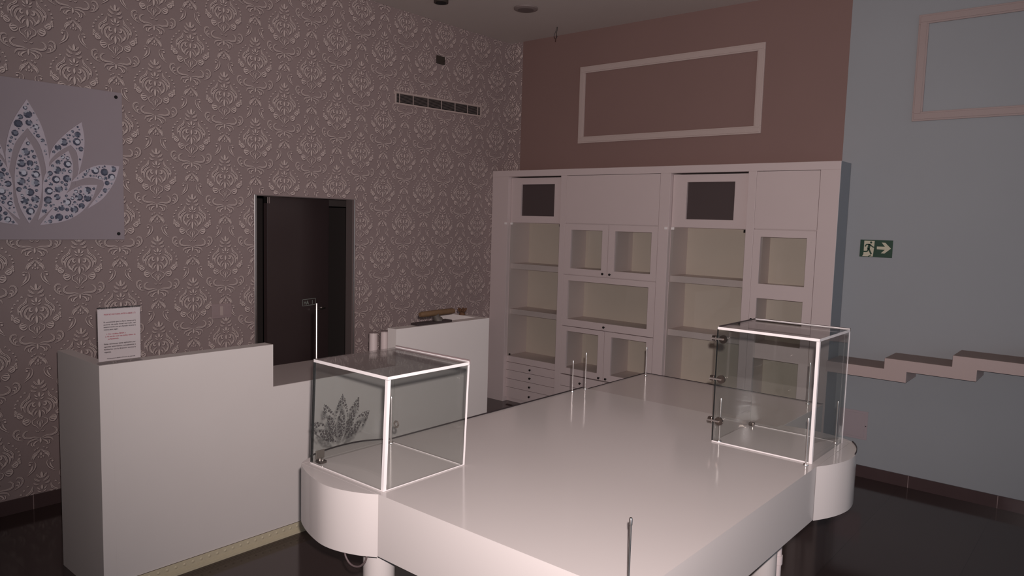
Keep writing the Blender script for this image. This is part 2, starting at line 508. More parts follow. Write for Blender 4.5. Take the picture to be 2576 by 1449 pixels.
def leaf_box(mb, s0, s1, t0, t1, z0, z1, k=0):
    vs = [dl(s, t, z) for z in (z0, z1) for t in (t0, t1) for s in (s0, s1)]
    return mb.add(vs, [(0, 1, 3, 2), (4, 6, 7, 5), (0, 4, 5, 1), (2, 3, 7, 6), (0, 2, 6, 4), (1, 5, 7, 3)], k)
lf = leaf_box(MB(), 0.0, 0.75, -0.04, 0.0, 0.01, 2.043).build('door_leaf', M['leaf'], d, bevel=0.004)
hd = MB(); hd.tube([dl(0.655, 0.0, 1.086), dl(0.655, 0.035, 1.086), dl(0.63, 0.04, 1.086), dl(0.535, 0.038, 1.083)], 0.009)
hd.tube([dl(0.655, 0.0, 1.086), dl(0.655, 0.006, 1.086)], 0.014, 16)
hd.build('lever_handle', M['chrome'], lf, smooth=True)
hg = MB(); leaf_box(hg, -0.018, -0.010, -0.02, 0.02, DZ - 0.06, DZ - 0.012); leaf_box(hg, -0.002, 0.006, 0.0005, 0.02, DZ - 0.06, DZ - 0.012)
hg.build('hinge', M['chrome'], lf)
sg = MB()
S0, S1, Z0s, Z1s = 0.408, 0.576, 1.122, 1.180
for (a, b, c, e) in ((S0, S1, Z1s - 0.004, Z1s), (S0, S1, Z0s, Z0s + 0.004), (S0, S0 + 0.004, Z0s, Z1s), (S1 - 0.004, S1, Z0s, Z1s)):
    leaf_box(sg, a, b, 0.0003, 0.0016, c, e)
tp, w = text_parts('HA   I', 0.047, 0, 0, 0.0008)
for p in tp: sg.add([dl(S0 + 0.014 + q[0], 0.0014, Z0s + 0.011 + q[1]) for q in p], [tuple(range(len(p)))])
sg.build('door_sticker', mat('grey_green_sticker', (150, 158, 150), 0.6), lf)
br_ = MB()
br_.box(XL - 2.5, XL - 2.4, 1.9, 5.0, 0, 2.7); br_.box(XL - 2.4, XL - TH, 1.9, 2.0, 0, 2.7); br_.box(XL - 2.4, XL - TH, 4.9, 5.0, 0, 2.7); br_.box(XL - 2.5, XL - TH, 1.9, 5.0, 2.7, 2.8)
br_.box(XL - 0.50, XL - 0.40, 3.72, 4.9, 1.985, 2.25)
struct(br_.build('wall_storeroom', M['backroom']))

# ================================================================== RECEPTION COUNTER
XC, PT = -3.693, 0.085
t = thing('reception_counter', 'long white reception counter with low middle section in front of patterned wallpaper', 'counter', (-3.95, 2.7, 0))
HI, LO, Y0c, Y1c, Y2c, Y3c = 1.162, 0.917, 1.357, 2.278, 3.19, 4.11
MB().prism([(Y0c + 0.06, 0.07), (Y3c - 0.06, 0.07), (Y3c - 0.06, HI), (Y2c, HI), (Y2c, LO), (Y1c, LO), (Y1c, HI), (Y0c + 0.06, HI)], XC - PT, XC, axis='x').build('front_panel', M['counter'], t)
box('end_panel', M['counter'], -4.235, XC, Y0c, Y0c + 0.0599, 0.0, HI, t)
box('end_panel', M['counter'], -4.235, XC, Y3c - 0.0599, Y3c, 0.0, HI, t)
box('worktop', M['worktop'], -4.225, XC - PT - 0.001, Y0c + 0.061, Y3c - 0.061, LO - 0.035, LO - 0.001, t, 0.002)
box('worktop_edge', M['worktop'], XC - PT, XC - 0.004, Y1c + 0.001, Y2c - 0.001, LO, LO + 0.0015, t)
sk = MB(); sk.box(XC + 0.0005, XC + 0.006, Y0c, Y3c, 0.0, 0.068)
for z in (0.012, 0.020, 0.028): sk.box(XC + 0.006, XC + 0.0075, Y0c, Y3c, z, z + 0.003)
for i in range(60):
    yy = Y0c + 0.03 + i * 0.0455
    sk.tube([(XC + 0.006, yy, 0.048), (XC + 0.009, yy, 0.048)], [0.009, 0.004], 8)
sk.build('plinth', M['cream'], t)

# ---- notice in an acrylic holder
t = thing('notice_stand', 'white printed notice in a clear acrylic holder on the counter corner', 'sign', (-3.735, 1.463, HI))
NX, NY0, NZ0, NW, NH = -3.722, 1.366, HI + 0.012, 0.195, 0.252
box('notice_sheet', M['sheet'], NX - 0.0012, NX, NY0, NY0 + NW, NZ0, NZ0 + NH, t)
h = MB(); h.box(NX + 0.001, NX + 0.003, NY0 - 0.002, NY0 + NW + 0.002, HI + 0.001, NZ0 + NH + 0.004)
h.box(NX - 0.02, NX + 0.02, NY0 - 0.002, NY0 + NW + 0.002, HI + 0.0005, HI + 0.003)
h.build('acrylic_holder', M['acrylic'], t)
box('holder_top_edge', M['edge_dark'], NX - 0.002, NX + 0.003, NY0 - 0.002, NY0 + NW + 0.002, NZ0 + NH + 0.0042, NZ0 + NH + 0.0075, t)
def lines_of(rows, m, name):
    mb = MB()
    for s, size, u, v, width in rows:
        tp, w = text_parts(s, size, 0, 0, 0.00025)
        k = width / w if w else 1
        for p in tp: mb.add([(NX + 0.0004, NY0 + u + q[0] * k, NZ0 + v + q[1]) for q in p], [tuple(range(len(p)))])
    return mb.build(name, m, t)
lines_of([('PARA NO FACTURAR ANTES LLAMAR A TI', 0.0105, 0.028, 0.222, 0.145), ('1. No recibira IBAN y', 0.0085, 0.036, 0.128, 0.09),
          ('2. Ni me dira nada mas tarde y pasara de', 0.0085, 0.032, 0.116, 0.14), ('su facturado.', 0.0085, 0.044, 0.104, 0.05)], M['red'], 'red_lettering')
lines_of([('Es conveniente que me llame siempre a la', 0.0088, 0.026, 0.186, 0.148), ('puerta de este local cerrado, asi', 0.0088, 0.026, 0.174, 0.148),
          ('anteriormente que sera llamado durante la', 0.0088, 0.026, 0.162, 0.148), ('misma para pagar.', 0.0088, 0.026, 0.150, 0.066),
          ('Estas sanciones seran aplicadas por', 0.0088, 0.026, 0.080, 0.146), ('agentes autorizados, actualmente a', 0.0088, 0.026, 0.067, 0.146),
          ('facilitarles con la direccion tecnica la', 0.0088, 0.026, 0.054, 0.146), ('vigente.', 0.0088, 0.026, 0.041, 0.032),
          ('Atentamente le saluda la direccion de este local', 0.006, 0.038, 0.010, 0.13)], M['ink'], 'black_lettering')

# ---- plastering trowel on the far part of the counter
t = thing('plastering_trowel', 'old plastering trowel with a brown wooden handle lying on the counter top', 'trowel', (-3.735, 3.6, HI))
box('blade', M['blade'], -3.785, -3.715, 3.40, 3.735, HI + 0.0005, HI + 0.016, t, 0.002)
nk = MB(); nk.tube([(-3.75, 3.63, HI + 0.016), (-3.75, 3.615, HI + 0.035), (-3.75, 3.60, HI + 0.062)], [0.036, 0.026, 0.024], 10)
nk.build('neck', M['iron'], t, smooth=True)
hn = MB(); hn.tube([(-3.75, 3.452, HI + 0.071), (-3.75, 3.47, HI + 0.071), (-3.75, 3.62, HI + 0.073), (-3.75, 3.765, HI + 0.074), (-3.75, 3.783, HI + 0.074)], [0.015, 0.020, 0.021, 0.021, 0.017], 14)
hn.build('handle', M['wood'], t, smooth=True)

# ---- small dry flower on the counter's end panel
t = thing('dried_flower', 'small dry brown flower head on the counter far corner', 'flower', (-3.95, 4.08, HI))
fb = MB()
for i in range(9):
    a = i * 2 * math.pi / 9
    c = Vector((-3.95, 4.08, HI + 0.022))
    dv = Vector((math.cos(a), math.sin(a), 0.55 + 0.3 * (i % 2)))
    fb.tube([c, c + dv * 0.016, c + dv * 0.028, c + dv * 0.036], [0.005, 0.012, 0.010, 0.003], 7)
fb.build('petals', M['flower'], t, smooth=True)
MB().tube([(-3.95, 4.08, HI + 0.0005), (-3.95, 4.08, HI + 0.014), (-3.95, 4.08, HI + 0.03)], [0.026, 0.02, 0.012], 10).build('calyx', M['flower'], t, smooth=True)

# ---- two white tubes on the worktop
for (yy, lab) in ((3.249, 'white upright tube on the worktop, the one farther from the high panel'), (3.349, 'white upright tube on the worktop, right beside the high panel')):
    t = thing('white_tube', lab, 'tube', (-4.0, yy, LO), 'white tubes on the counter worktop')
    MB().tube([(-4.0, yy, LO), (-4.0, yy, LO + 0.178)], 0.0295, 24).build('tube_body', M['tube'], t, smooth=True)
    MB().tube([(-4.0, yy, LO + 0.178), (-4.0, yy, LO + 0.184)], [0.030, 0.028], 24).build('cap', M['edge_grey'], t)

# ================================================================== DISPLAY CABINET
YC = 5.77
t = thing('display_cabinet', 'wide white built-in display cabinet with glazed doors along the far wall', 'cabinet', ((CX0 + CX1) / 2, 5.95, 0))
BK = 6.13
c = MB()
stiles = [(-5.185, -4.965), (-4.295, -4.229), (-3.213, -3.115), (-2.42, -2.353), (-1.858, CX1)]
for a, b in stiles: c.box(a, b, YC, BK, 0.0, 2.35)
c.box(CX0, CX1, YC, BK, 2.35, CTOP)
for a, b in zip(stiles[:-1], stiles[1:]): c.box(a[1], b[0], YC + 0.07, BK, 0.0, 0.045)
c.build('frame', M['cabinet'], t, bevel=0.0015)
box('side_panel', M['side'], CX1 + 0.0002, CX1 + 0.002, YC + 0.002, YB - 0.001, 0.0, CTOP - 0.001, t)  # thin sheet over the right end, bluer and darker than the frame
box('back_panel', M['inside'], CX0 + 0.01, CX1 - 0.01, BK + 0.001, BK + 0.012, 0.0, 2.40, t)
def lining(name, x0, x1, z0, z1, parent):        # inner sides of one compartment
    y0, y1 = YC + 0.045, BK
    box(name, M['cabinet'], x0 + 0.0005, x0 + 0.004, y0, y1, z0, z1, parent)
    box(name, M['cabinet'], x1 - 0.004, x1 - 0.0005, y0, y1, z0, z1, parent)
def knob(x, z, parent, yf=YC):
    MB().tube([(x, yf, z), (x, yf - 0.012, z), (x, yf - 0.02, z), (x, yf - 0.026, z)], [0.005, 0.006, 0.012, 0.008], 12).build('knob', M['knob'], parent, smooth=True)
def framed_door(name, x0, x1, z0, z1, wins, yf, fill, fill_name, knobs=(), g=0.0025, th=0.02):
    """A leaf with rectangular openings; wins = [(x0, x1, z0, z1)]."""
    mb = MB(); x0 += g; x1 -= g; z0 += g; z1 -= g
    if wins:
        zs = z0
        for (a, b, cc, e) in sorted(wins, key=lambda q: q[2]):
            mb.box(x0, x1, yf, yf + th, zs, cc); mb.box(x0, a, yf, yf + th, cc, e); mb.box(b, x1, yf, yf + th, cc, e); zs = e
        mb.box(x0, x1, yf, yf + th, zs, z1)
    else:
        mb.box(x0, x1, yf, yf + th, z0, z1)
    o = mb.build(name, M['cabinet'], t)
    for (a, b, cc, e) in wins: box(fill_name, fill, a - 0.004, b + 0.004, yf + th + 0.0005, yf + th + 0.0045, cc - 0.004, e + 0.004, o)
    for kx, kz in knobs: knob(kx, kz, o, yf)
    return o
def shelf(name, x0, x1, z0, z1, y0=YC + 0.075): return box(name, M['cabinet'], x0 + 0.001, x1 - 0.001, y0, BK, z0, z1, t)
def drawers(x0, x1, zs, yf, kx=None):
    for z1, z0 in zip(zs[:-1], zs[1:]):
        o = box('drawer', M['cabinet'], x0 + 0.002, x1 - 0.002, yf, yf + 0.25, z0 + 0.002, z1 - 0.002, t)
        knob(kx if kx is not None else (x0 + x1) / 2, (z0 + z1) / 2, o, yf)
REC = YC + 0.045
for (x0, x1, dk) in ((-4.965, -4.295, (-4.827, -4.402, 1.954, 2.272)), (-3.115, -2.42, (-2.979, -2.548, 1.956, 2.273))):
    framed_door('flap_door', x0 + 0.002, x1, 1.884, 2.340, [dk], REC, M['dark'], 'dark_infill')
    box('rail', M['cabinet'], x0 + 0.001, x1 - 0.001, REC, BK, 0.425, 0.487, t)
    shelf('shelf', x0, x1, 1.403, 1.459); shelf('shelf', x0, x1, 0.928, 0.982)
    shelf('shelf', x0, x1, 1.884, 1.90, REC + 0.03)
    gd = box('glass_door', M['pane_cab'], x0 + 0.006, x1 - 0.004, REC, REC + 0.006, 0.490, 1.880, t)
    hb = MB()
    hb.box(x0 + 0.008, x0 + 0.036, REC - 0.012, REC - 0.001, 1.862, 1.884)
    hb.build('hinge', M['fitting'], gd, bevel=0.002)
    box('hinge', M['fitting'], x0 - 0.036, x0 - 0.008, YC - 0.008, YC - 0.0005, 1.862, 1.884, t, 0.002)
    box('door_catch', M['black'], x1 - 0.03, x1 - 0.006, REC - 0.01, REC - 0.001, 1.858, 1.880, gd)
    MB().tube([(x0 + 0.045, REC - 0.001, 0.505), (x0 + 0.045, REC - 0.012, 0.505)], 0.009, 10).build('hinge', M['black'], gd)
    lining('lining', x0, x1, 0.488, 1.402, t); lining('lining', x0, x1, 1.460, 1.883, t)
    drawers(x0, x1, [0.423, 0.339, 0.247, 0.156, 0.045], REC - 0.006, x0 + 0.335)
# wide bay
XA, XB, XM = -4.229, -3.213, -3.7275
framed_door('flap_door', XA, XB, 1.893, 2.349, [], YC, None, '')
framed_door('cabinet_door', XA, XM, 1.400, 1.890, [(-4.152, -3.796, 1.461, 1.831)], YC, M['pane_cab'], 'pane', [(-3.768, 1.430)])
framed_door('cabinet_door', XM, XB, 1.400, 1.890, [(-3.656, -3.276, 1.461, 1.831)], YC, M['pane_cab'], 'pane', [(-3.690, 1.429)])
framed_door('flap_door', XA, XB, 0.897, 1.397, [(-4.170, -3.286, 0.965, 1.341)], YC, M['pane_cab'], 'pane', [(-3.732, 0.931)])
framed_door('cabinet_door', XA, XM, 0.420, 0.894, [(-4.166, -3.798, 0.484, 0.847)], YC, M['pane_cab'], 'pane', [(-3.767, 0.445)])
framed_door('cabinet_door', XM, XB, 0.420, 0.894, [(-3.653, -3.283, 0.484, 0.847)], YC, M['pane_cab'], 'pane', [(-3.690, 0.446)])
for z in (1.888, 1.392, 0.892, 0.415): shelf('shelf', XA, XB, z, z + 0.018, YC + 0.03)
shelf('shelf', XA, XB, 1.41, 1.452, YC + 0.03); shelf('shelf', XA, XB, 0.91, 0.955, YC + 0.03); shelf('shelf', XA, XB, 0.433, 0.476, YC + 0.03)
box('divider', M['cabinet'], XM - 0.03, XM + 0.045, YC + 0.03, BK, 1.453, 1.887, t)
box('divider', M['cabinet'], XM - 0.03, XM + 0.045, YC + 0.03, BK, 0.477, 0.891, t)
for z0, z1 in ((1.452, 1.888), (0.955, 1.392), (0.476, 0.892)): lining('lining', XA, XB, z0, z1, t)
for x0, x1 in ((XA, XM), (XM, XB)): drawers(x0, x1, [0.414, 0.30, 0.18, 0.05], YC)
# narrow bay
XD, XE = -2.353, -1.858
framed_door('flap_door', XD, XE, 1.892, 2.349, [], YC, None, '')
framed_door('tall_door', XD, XE, 0.420, 1.888, [(-2.291, -1.928, 1.453, 1.829), (-2.296, -1.931, 0.973, 1.337), (-2.298, -1.934, 0.490, 0.850)], YC, M['pane_cab'], 'pane', [(-2.325, 1.16)])
for z in (1.886, 1.39, 0.905, 0.425): shelf('shelf', XD, XE, z, z + 0.045 if z < 1.8 else z + 0.012, YC + 0.03)
for z0, z1 in ((1.436, 1.885), (0.951, 1.389), (0.471, 0.904)): lining('lining', XD, XE, z0, z1, t)
drawers(XD, XE, [0.414, 0.30, 0.18, 0.05], YC)

# ================================================================== DISPLAY TABLE
ZT, ZB = 1.0, 0.79
t = thing('display_table', 'large white lacquered display table with rounded corner wings in the room centre', 'table', (-1.55, 2.6, 0))
TX0, TX1, TY0, TY1 = -2.245, -0.860, 1.503, 3.285
MB().prism([(TX0, TY0), (TX1, TY0), (TX1, TY1), (TX0 + 0.008, TY1), (TX0, TY1 - 0.015)], ZB, ZT).build('tabletop', M['table'], t)
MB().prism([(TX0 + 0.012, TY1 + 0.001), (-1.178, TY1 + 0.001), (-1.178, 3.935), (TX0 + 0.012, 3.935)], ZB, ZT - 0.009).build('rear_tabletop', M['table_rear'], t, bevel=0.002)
def wing(pts, corner):
    line = smooth_line(pts, 4)
    MB().prism(line + corner, ZB - 0.003, ZT).build('curved_wing', M['table'], t, smooth=True)
    return line
KL = (TX0 - 0.003, TY0 - 0.003)
wing([(-1.816, TY0 - 0.001), (-1.874, 1.467), (-1.949, 1.440), (-2.020, 1.432), (-2.092, 1.443), (-2.161, 1.462), (-2.220, 1.485), KL], [(TX0 - 0.001, TY0 - 0.001)])
wingL = wing([KL, (-2.266, 1.522), (-2.293, 1.585), (-2.309, 1.655), (-2.314, 1.735), (-2.303, 1.815), (-2.268, 1.885), (TX0 - 0.001, 1.915)], [(TX0 - 0.001, TY0 - 0.001)])
KR = (TX1 + 0.006, TY1 + 0.006)
wingR = wing([(TX1 + 0.001, 2.842), (-0.828, 2.905), (-0.804, 2.973), (-0.791, 3.050), (-0.795, 3.125), (-0.810, 3.195), (-0.831, 3.250), KR], [(TX1 + 0.001, TY1 + 0.001)])
wing([KR, (-0.890, 3.318), (-0.940, 3.336), (-1.000, 3.348), (-1.080, 3.352), (-1.177, 3.335)], [(-1.177, TY1 + 0.001), (TX1 + 0.001, TY1 + 0.001)])
def seal(path, zt, h):
    mb = MB()
    for i in range(len(path) - 1):
        (x0, y0), (x1, y1) = path[i], path[i + 1]
        L = math.hypot(x1 - x0, y1 - y0); nx, ny = (y1 - y0) / L * 0.003, -(x1 - x0) / L * 0.003
        mb.prism([(x0, y0), (x1, y1), (x1 - nx, y1 - ny), (x0 - nx, y0 - ny)], zt + 0.0004, zt + h)
    return mb.build('edge_seal', M['seal'], t)
iL = [i for i, p_ in enumerate(wingL) if p_[1] > 1.56 and p_[0] < -2.26][0]
seal(wingL[iL:] + [(TX0, 1.92), (TX0, TY1 - 0.015), (TX0 + 0.012, TY1)], ZT, 0.006)
seal([(TX0 + 0.013, TY1), (TX0 + 0.013, 3.934), (-1.178, 3.934)], ZT - 0.009, 0.004)
iR = [i for i, p_ in enumerate(wingR) if p_[1] > 3.10][0]
seal([p_ for p_ in wingR[iR:] if p_[0] > -0.885], ZT, 0.006)
for (lx, ly) in ((-1.95, 1.62), (-1.082, 2.95), (-1.02, 1.66), (-2.1, 3.1)):
    MB().tube([(lx, ly, 0.0), (lx, ly, ZB)], 0.056, 32).build('leg', M['table'], t, smooth=True)
# slim chromed rods that stand up from the top
def rod(x, y, zt=1.186, z0=ZT, parent=t):
    r = MB(); r.tube([(x, y, z0), (x, y, zt)], 0.0032, 10)
    r.tube([(x, y, zt - 0.018), (x, y, zt - 0.004), (x, y, zt)], [0.0042, 0.0046, 0.0036], 10)
    o = r.build('support_rod', M['chrome'], parent, smooth=True)
    MB().tube([(x, y, z0 + 0.0003), (x, y, z0 + 0.004), (x, y, z0 + 0.006)], [0.011, 0.010, 0.005], 16).build('rod_washer', M['chrome'], o, smooth=True)
for (x, y, zt) in ((-0.820, 1.407, 0), (-1.273, 2.884, 1.184), (-0.897, 2.833, 1.184), (-0.905, 3.225, 1.18), (-2.222, 3.268, 1.20), (-2.234, 3.165, 1.168), (-2.2105, 1.890, 1.19)):
    if zt: rod(x, y, zt)
rod(-0.886, 1.522, 1.186)
rod(-1.24, 3.885, 1.21, ZT - 0.009); rod(-2.195, 3.87, 1.165, ZT - 0.009)
p = MB(); p.tube([(-1.045, 3.02, ZB), (-1.045, 3.02, 0.44)], 0.0155, 16); p.tube([(-1.045, 3.02, 0.53), (-1.045, 3.02, 0.494)], 0.020, 16); p.tube([(-1.045, 3.02, 0.492), (-1.045, 3.02, 0.488)], 0.017, 16)
p.build('drain_pipe', M['tube'], t, smooth=True)
cb = MB(); cb.tube(smooth_line([(-1.955, 1.475, 0.80), (-1.952, 1.475, 0.76), (-1.925, 1.478, 0.735), (-1.888, 1.484, 0.738), (-1.862, 1.490, 0.765), (-1.856, 1.492, 0.80)], 6), 0.0032, 8)
cb.build('cable_loop', M['cable'], t, smooth=True)

# ================================================================== LOTUS LOGO (plaque and decal share the drawing)
def petal_axis(base, tip, wid, a=0.95, n=14, t0=0.0):
    """Outline of a pointed petal from base to tip."""
    bx, by = base; tx, ty = tip
    L = math.hypot(tx - bx, ty - by); dx, dy = (tx - bx) / L, (ty - by) / L
    prof = lambda s: wid * math.sin(math.pi * s ** a) ** 0.9 * 0.5
    left = [(bx + dx * L * s - dy * prof(s), by + dy * L * s + dx * prof(s)) for s in [i / n for i in range(n + 1)]]
    right = [(bx + dx * L * s + dy * prof(s), by + dy * L * s - dx * prof(s)) for s in [i / n for i in range(n, -1, -1)]]
    return left[:-1] + right[:-1]
def S(x, y): return ((x - 1.515) / 0.75, (y - 1.79) / 0.75)     # measured on the plaque, normalised to its height
LOTUS = []                                                        # list of outlines (inner leaves and crowns)
LOTUS.append(smooth_line([S(1.517, 1.80), S(1.470, 1.90), S(1.448, 2.03), S(1.455, 2.15), S(1.482, 2.25), S(1.517, 2.323)], 4) + smooth_line([S(1.517, 2.323), S(1.556, 2.25), S(1.585, 2.15), S(1.592, 2.03), S(1.568, 1.90), S(1.517, 1.80)], 4)[1:-1])
crown_c = smooth_line([S(1.418, 2.10), S(1.405, 2.22), S(1.440, 2.39), S(1.524, 2.548)], 4) + smooth_line([S(1.524, 2.548), S(1.598, 2.40), S(1.635, 2.22), S(1.622, 2.06)], 4)[1:] + smooth_line([S(1.612, 2.17), S(1.586, 2.28), S(1.523, 2.375)], 4) + smooth_line([S(1.523, 2.375), S(1.458, 2.28), S(1.432, 2.18)], 4)[1:]
LOTUS.append(crown_c)
r1_in = smooth_line([S(1.562, 1.82), S(1.592, 1.93), S(1.600, 2.07), S(1.650, 2.18), S(1.744, 2.262)], 4) + smooth_line([S(1.744, 2.262), S(1.768, 2.17), S(1.745, 2.03), S(1.665, 1.92), S(1.562, 1.82)], 4)[1:-1]
r1_cr = smooth_line([S(1.628, 2.165), S(1.655, 2.27), S(1.735, 2.37), S(1.823, 2.447)], 4) + smooth_line([S(1.823, 2.447), S(1.838, 2.33), S(1.820, 2.20), S(1.778, 2.05)], 4)[1:] + smooth_line([S(1.800, 2.15), S(1.792, 2.25), S(1.756, 2.297)], 4) + smooth_line([S(1.756, 2.297), S(1.69, 2.25), S(1.645, 2.20)], 4)[1:]
r2_in = smooth_line([S(1.572, 1.792), S(1.640, 1.89), S(1.715, 1.985), S(1.805, 2.045), S(1.908, 2.058)], 4) + smooth_line([S(1.908, 2.058), S(1.872, 1.96), S(1.800, 1.87), S(1.700, 1.815), S(1.572, 1.792)], 4)[1:-1]
r2_cr = smooth_line([S(1.752, 2.065), S(1.820, 2.135), S(1.920, 2.185), S(2.045, 2.186)], 4) + smooth_line([S(2.045, 2.186), S(2.015, 2.085), S(1.940, 1.97), S(1.842, 1.898)], 4)[1:] + smooth_line([S(1.905, 1.985), S(1.945, 2.05), S(1.942, 2.085)], 4) + smooth_line([S(1.942, 2.085), S(1.86, 2.10), S(1.79, 2.075)], 4)[1:]
for o_ in (r1_in, r1_cr, r2_in, r2_cr):
    LOTUS.append(o_); LOTUS.append([(-x + 0.004, yy) for x, yy in o_][::-1])

def inside(p, poly):
    c_ = False
    for i in range(len(poly)):
        (x1, y1), (x2, y2) = poly[i], poly[i - 1]
        if (y1 > p[1]) != (y2 > p[1]) and p[0] < (x2 - x1) * (p[1] - y1) / (y2 - y1) + x1: c_ = not c_
    return c_
def edge_dist(p, poly):
    best = 9
    for i in range(len(poly)):
        (x1, y1), (x2, y2) = poly[i], poly[i - 1]
        dx, dy = x2 - x1, y2 - y1
        q = dx * dx + dy * dy or 1e-12
        s = max(0, min(1, ((p[0] - x1) * dx + (p[1] - y1) * dy) / q))
        best = min(best, math.hypot(p[0] - x1 - s * dx, p[1] - y1 - s * dy))
    return best
def pack(poly, margin, radii, tries):
    xs = [q[0] for q in poly]; ys = [q[1] for q in poly]
    out = []
    for r in radii:
        for _ in range(tries):
            p_ = (random.uniform(min(xs), max(xs)), random.uniform(min(ys), max(ys)))
            if not inside(p_, poly) or edge_dist(p_, poly) < r + margin: continue
            if all(math.hypot(p_[0] - a, p_[1] - b) > r + rr + margin * 0.8 for a, b, rr in out): out.append((p_[0], p_[1], r))
    return out
PACKED = [pack(o_, 0.0035, (0.031, 0.025, 0.020, 0.0155, 0.012, 0.009, 0.0065), 150) for o_ in LOTUS]
DOTS = [pack(o_, 0.0008, (0.026, 0.021, 0.0165, 0.013, 0.010, 0.0075, 0.0055), 230) for o_ in LOTUS]

# ---- plaque on the wallpaper
t = thing('lotus_plaque', 'square lilac-grey plaque with a crystal-studded lotus flower on the wallpaper', 'plaque', (XL + 0.03, 1.515, 2.18))
PXF = XL + 0.036
box('backing_panel', M['plaque'], PXF - 0.012, PXF, 0.962, 2.072, 1.703, 2.664, t, 0.002)
for (yy, zz) in ((2.034, 2.632), (2.034, 1.742), (1.0, 2.632), (1.0, 1.742)):
    MB().tube([(XL + 0.004, yy, zz), (PXF + 0.003, yy, zz), (PXF + 0.006, yy, zz)], [0.009, 0.011, 0.008], 14).build('fixing_screw', M['black'], t, smooth=True)
GEMS = 0
BIG = sorted((g_[2] for gs in PACKED for g_ in gs), reverse=True)[99]
for ip, (o_, gs) in enumerate(zip(LOTUS, PACKED)):
    pt = MB().prism([(1.515 + x * 0.75, 1.79 + yy * 0.75) for x, yy in o_], PXF + 0.0003, PXF + 0.0062 + ip * 0.0001, axis='x').build('petal', M['petal'], t, bevel=0.0015)
    gm = MB()
    for gx, gy, r in gs:
        big = r >= BIG and GEMS < 100
        mb = MB() if big else gm
        GEMS += big
        cy_, cz_, r_ = 1.515 + gx * 0.75, 1.79 + gy * 0.75, r * 0.75 * 1.05
        a0 = random.random()
        ring = lambda q, hgt: [(PXF + hgt, cy_ + q * r_ * math.cos(a0 + i * math.pi / 4), cz_ + q * r_ * math.sin(a0 + i * math.pi / 4)) for i in range(8)]
        vs = ring(1.0, 0.0074) + ring(0.55, 0.0074 + r_ * 0.4)
        for i in range(8):
            j = (i + 1) % 8
            mb.add([vs[i], vs[j], vs[8 + j], vs[8 + i]], [(0, 1, 2, 3)], random.choice((0, 0, 0, 1, 2)))
        mb.add(vs[8:], [tuple(range(8))], random.choice((0, 1, 1, 2)))
        if big: mb.build('crystal', [M['gem_dark'], M['gem_mid'], M['gem_light']], pt)
    if gm.v:
        gmo = gm.build('small_crystals', [M['gem_dark'], M['gem_mid'], M['gem_light']], pt)
        gmo['kind'] = 'stuff'

# ================================================================== GLASS SHOWCASES
def showcase(label, x0, x1, y0, y1, z1, left_case):
    z0 = ZT + 0.0008; g = 0.008; e = 0.0014; lean = 0.0
    t = thing('glass_showcase', label, 'display case', ((x0 + x1) / 2, (y0 + y1) / 2, ZT), 'glass cube showcases on the display table')
    P = M['pane']
    front = box('glass_pane', P, x0 + g, x1, y0, y0 + g, z0 + 0.002, z1 - g, t)
    box('glass_pane', P, x0 + g, x1 - 0.0005, y1 - g, y1, z0 + 0.002, z1 - g, t)
    door = box('glass_pane', P, x0, x0 + g - 0.0005, y0, y1, z0 + 0.002, z1 - g, t)
    box('glass_pane', P, x1 - g, x1 - 0.0005, y0 + g + 0.0005, y1 - g - 0.0005, z0 + 0.002, z1 - g, t)
    top = box('glass_pane', P, x0, x1, y0, y1, z1 - g + 0.0005, z1, t)
    W = M['edge']
    def strip(m, *b): return box('edge_strip', m, *b, t)
    w = 0.0085
    strip(W, x0, x1 + e, y0 - e, y0 - 0.0002, z1 - w - 0.002, z1)                    # top front
    strip(W, x1 + 0.0002, x1 + e, y0, y1, z1 - w - 0.002, z1)                       # top right
    strip(W, x1 - w - 0.002, x1 + e, y0 - e, y0 - 0.0002, z0, z1 - w - 0.003)        # near upright, two faces
    strip(W, x1 + 0.0002, x1 + e, y0, y0 + w + 0.003, z0, z1 - w - 0.003)
    strip(W, x1 + 0.0002, x1 + e, y1 - 0.007, y1 + e, z0, z1 - w - 0.003)            # right upright
    strip(M['edge_dark'], x0 - e, x0 - 0.0002, y0 - e, y0 + w + 0.001, z0, z1)       # left upright
    strip(W, x0, x1 - w - 0.003, y0 - 0.0022, y0 - 0.0002, z0, z0 + (0.005 if not left_case else 0.003))  # foot lines
    if left_case: strip(W, x1 + 0.0002, x1 + e, y0 + w + 0.004, y1 - 0.008, z0, z0 + 0.003)
    strip(M['edge'], x0 + 0.01, x1 - 0.01, y1 - 0.0105, y1 - 0.0085, z0, z0 + 0.002)
    strip(M['edge_grey'] if left_case else M['edge_seal'], x0, x1 + e, y1 + 0.0002, y1 + 0.0045, z1 - w, z1 + (0.007 if left_case else 0.0045))   # raised seal along the back
    if not left_case: strip(M['edge_seal'], x0 - e, x0 - 0.0002, y0 + w + 0.003, y1, z1 - w, z1 + 0.003)
    strip(W, x0 + 0.004, x1, y1 - 0.003, y1 - 0.0002, z1 + 0.0003, z1 + 0.003)
    return t, front, door
RX0, RX1, RY0, RY1, RZ = -1.293, -0.884, 2.858, 3.245, 1.487
t, front, door = showcase('taller glass showcase at the right corner of the white table, with round steel clamps', RX0, RX1, RY0, RY1, RZ, False)
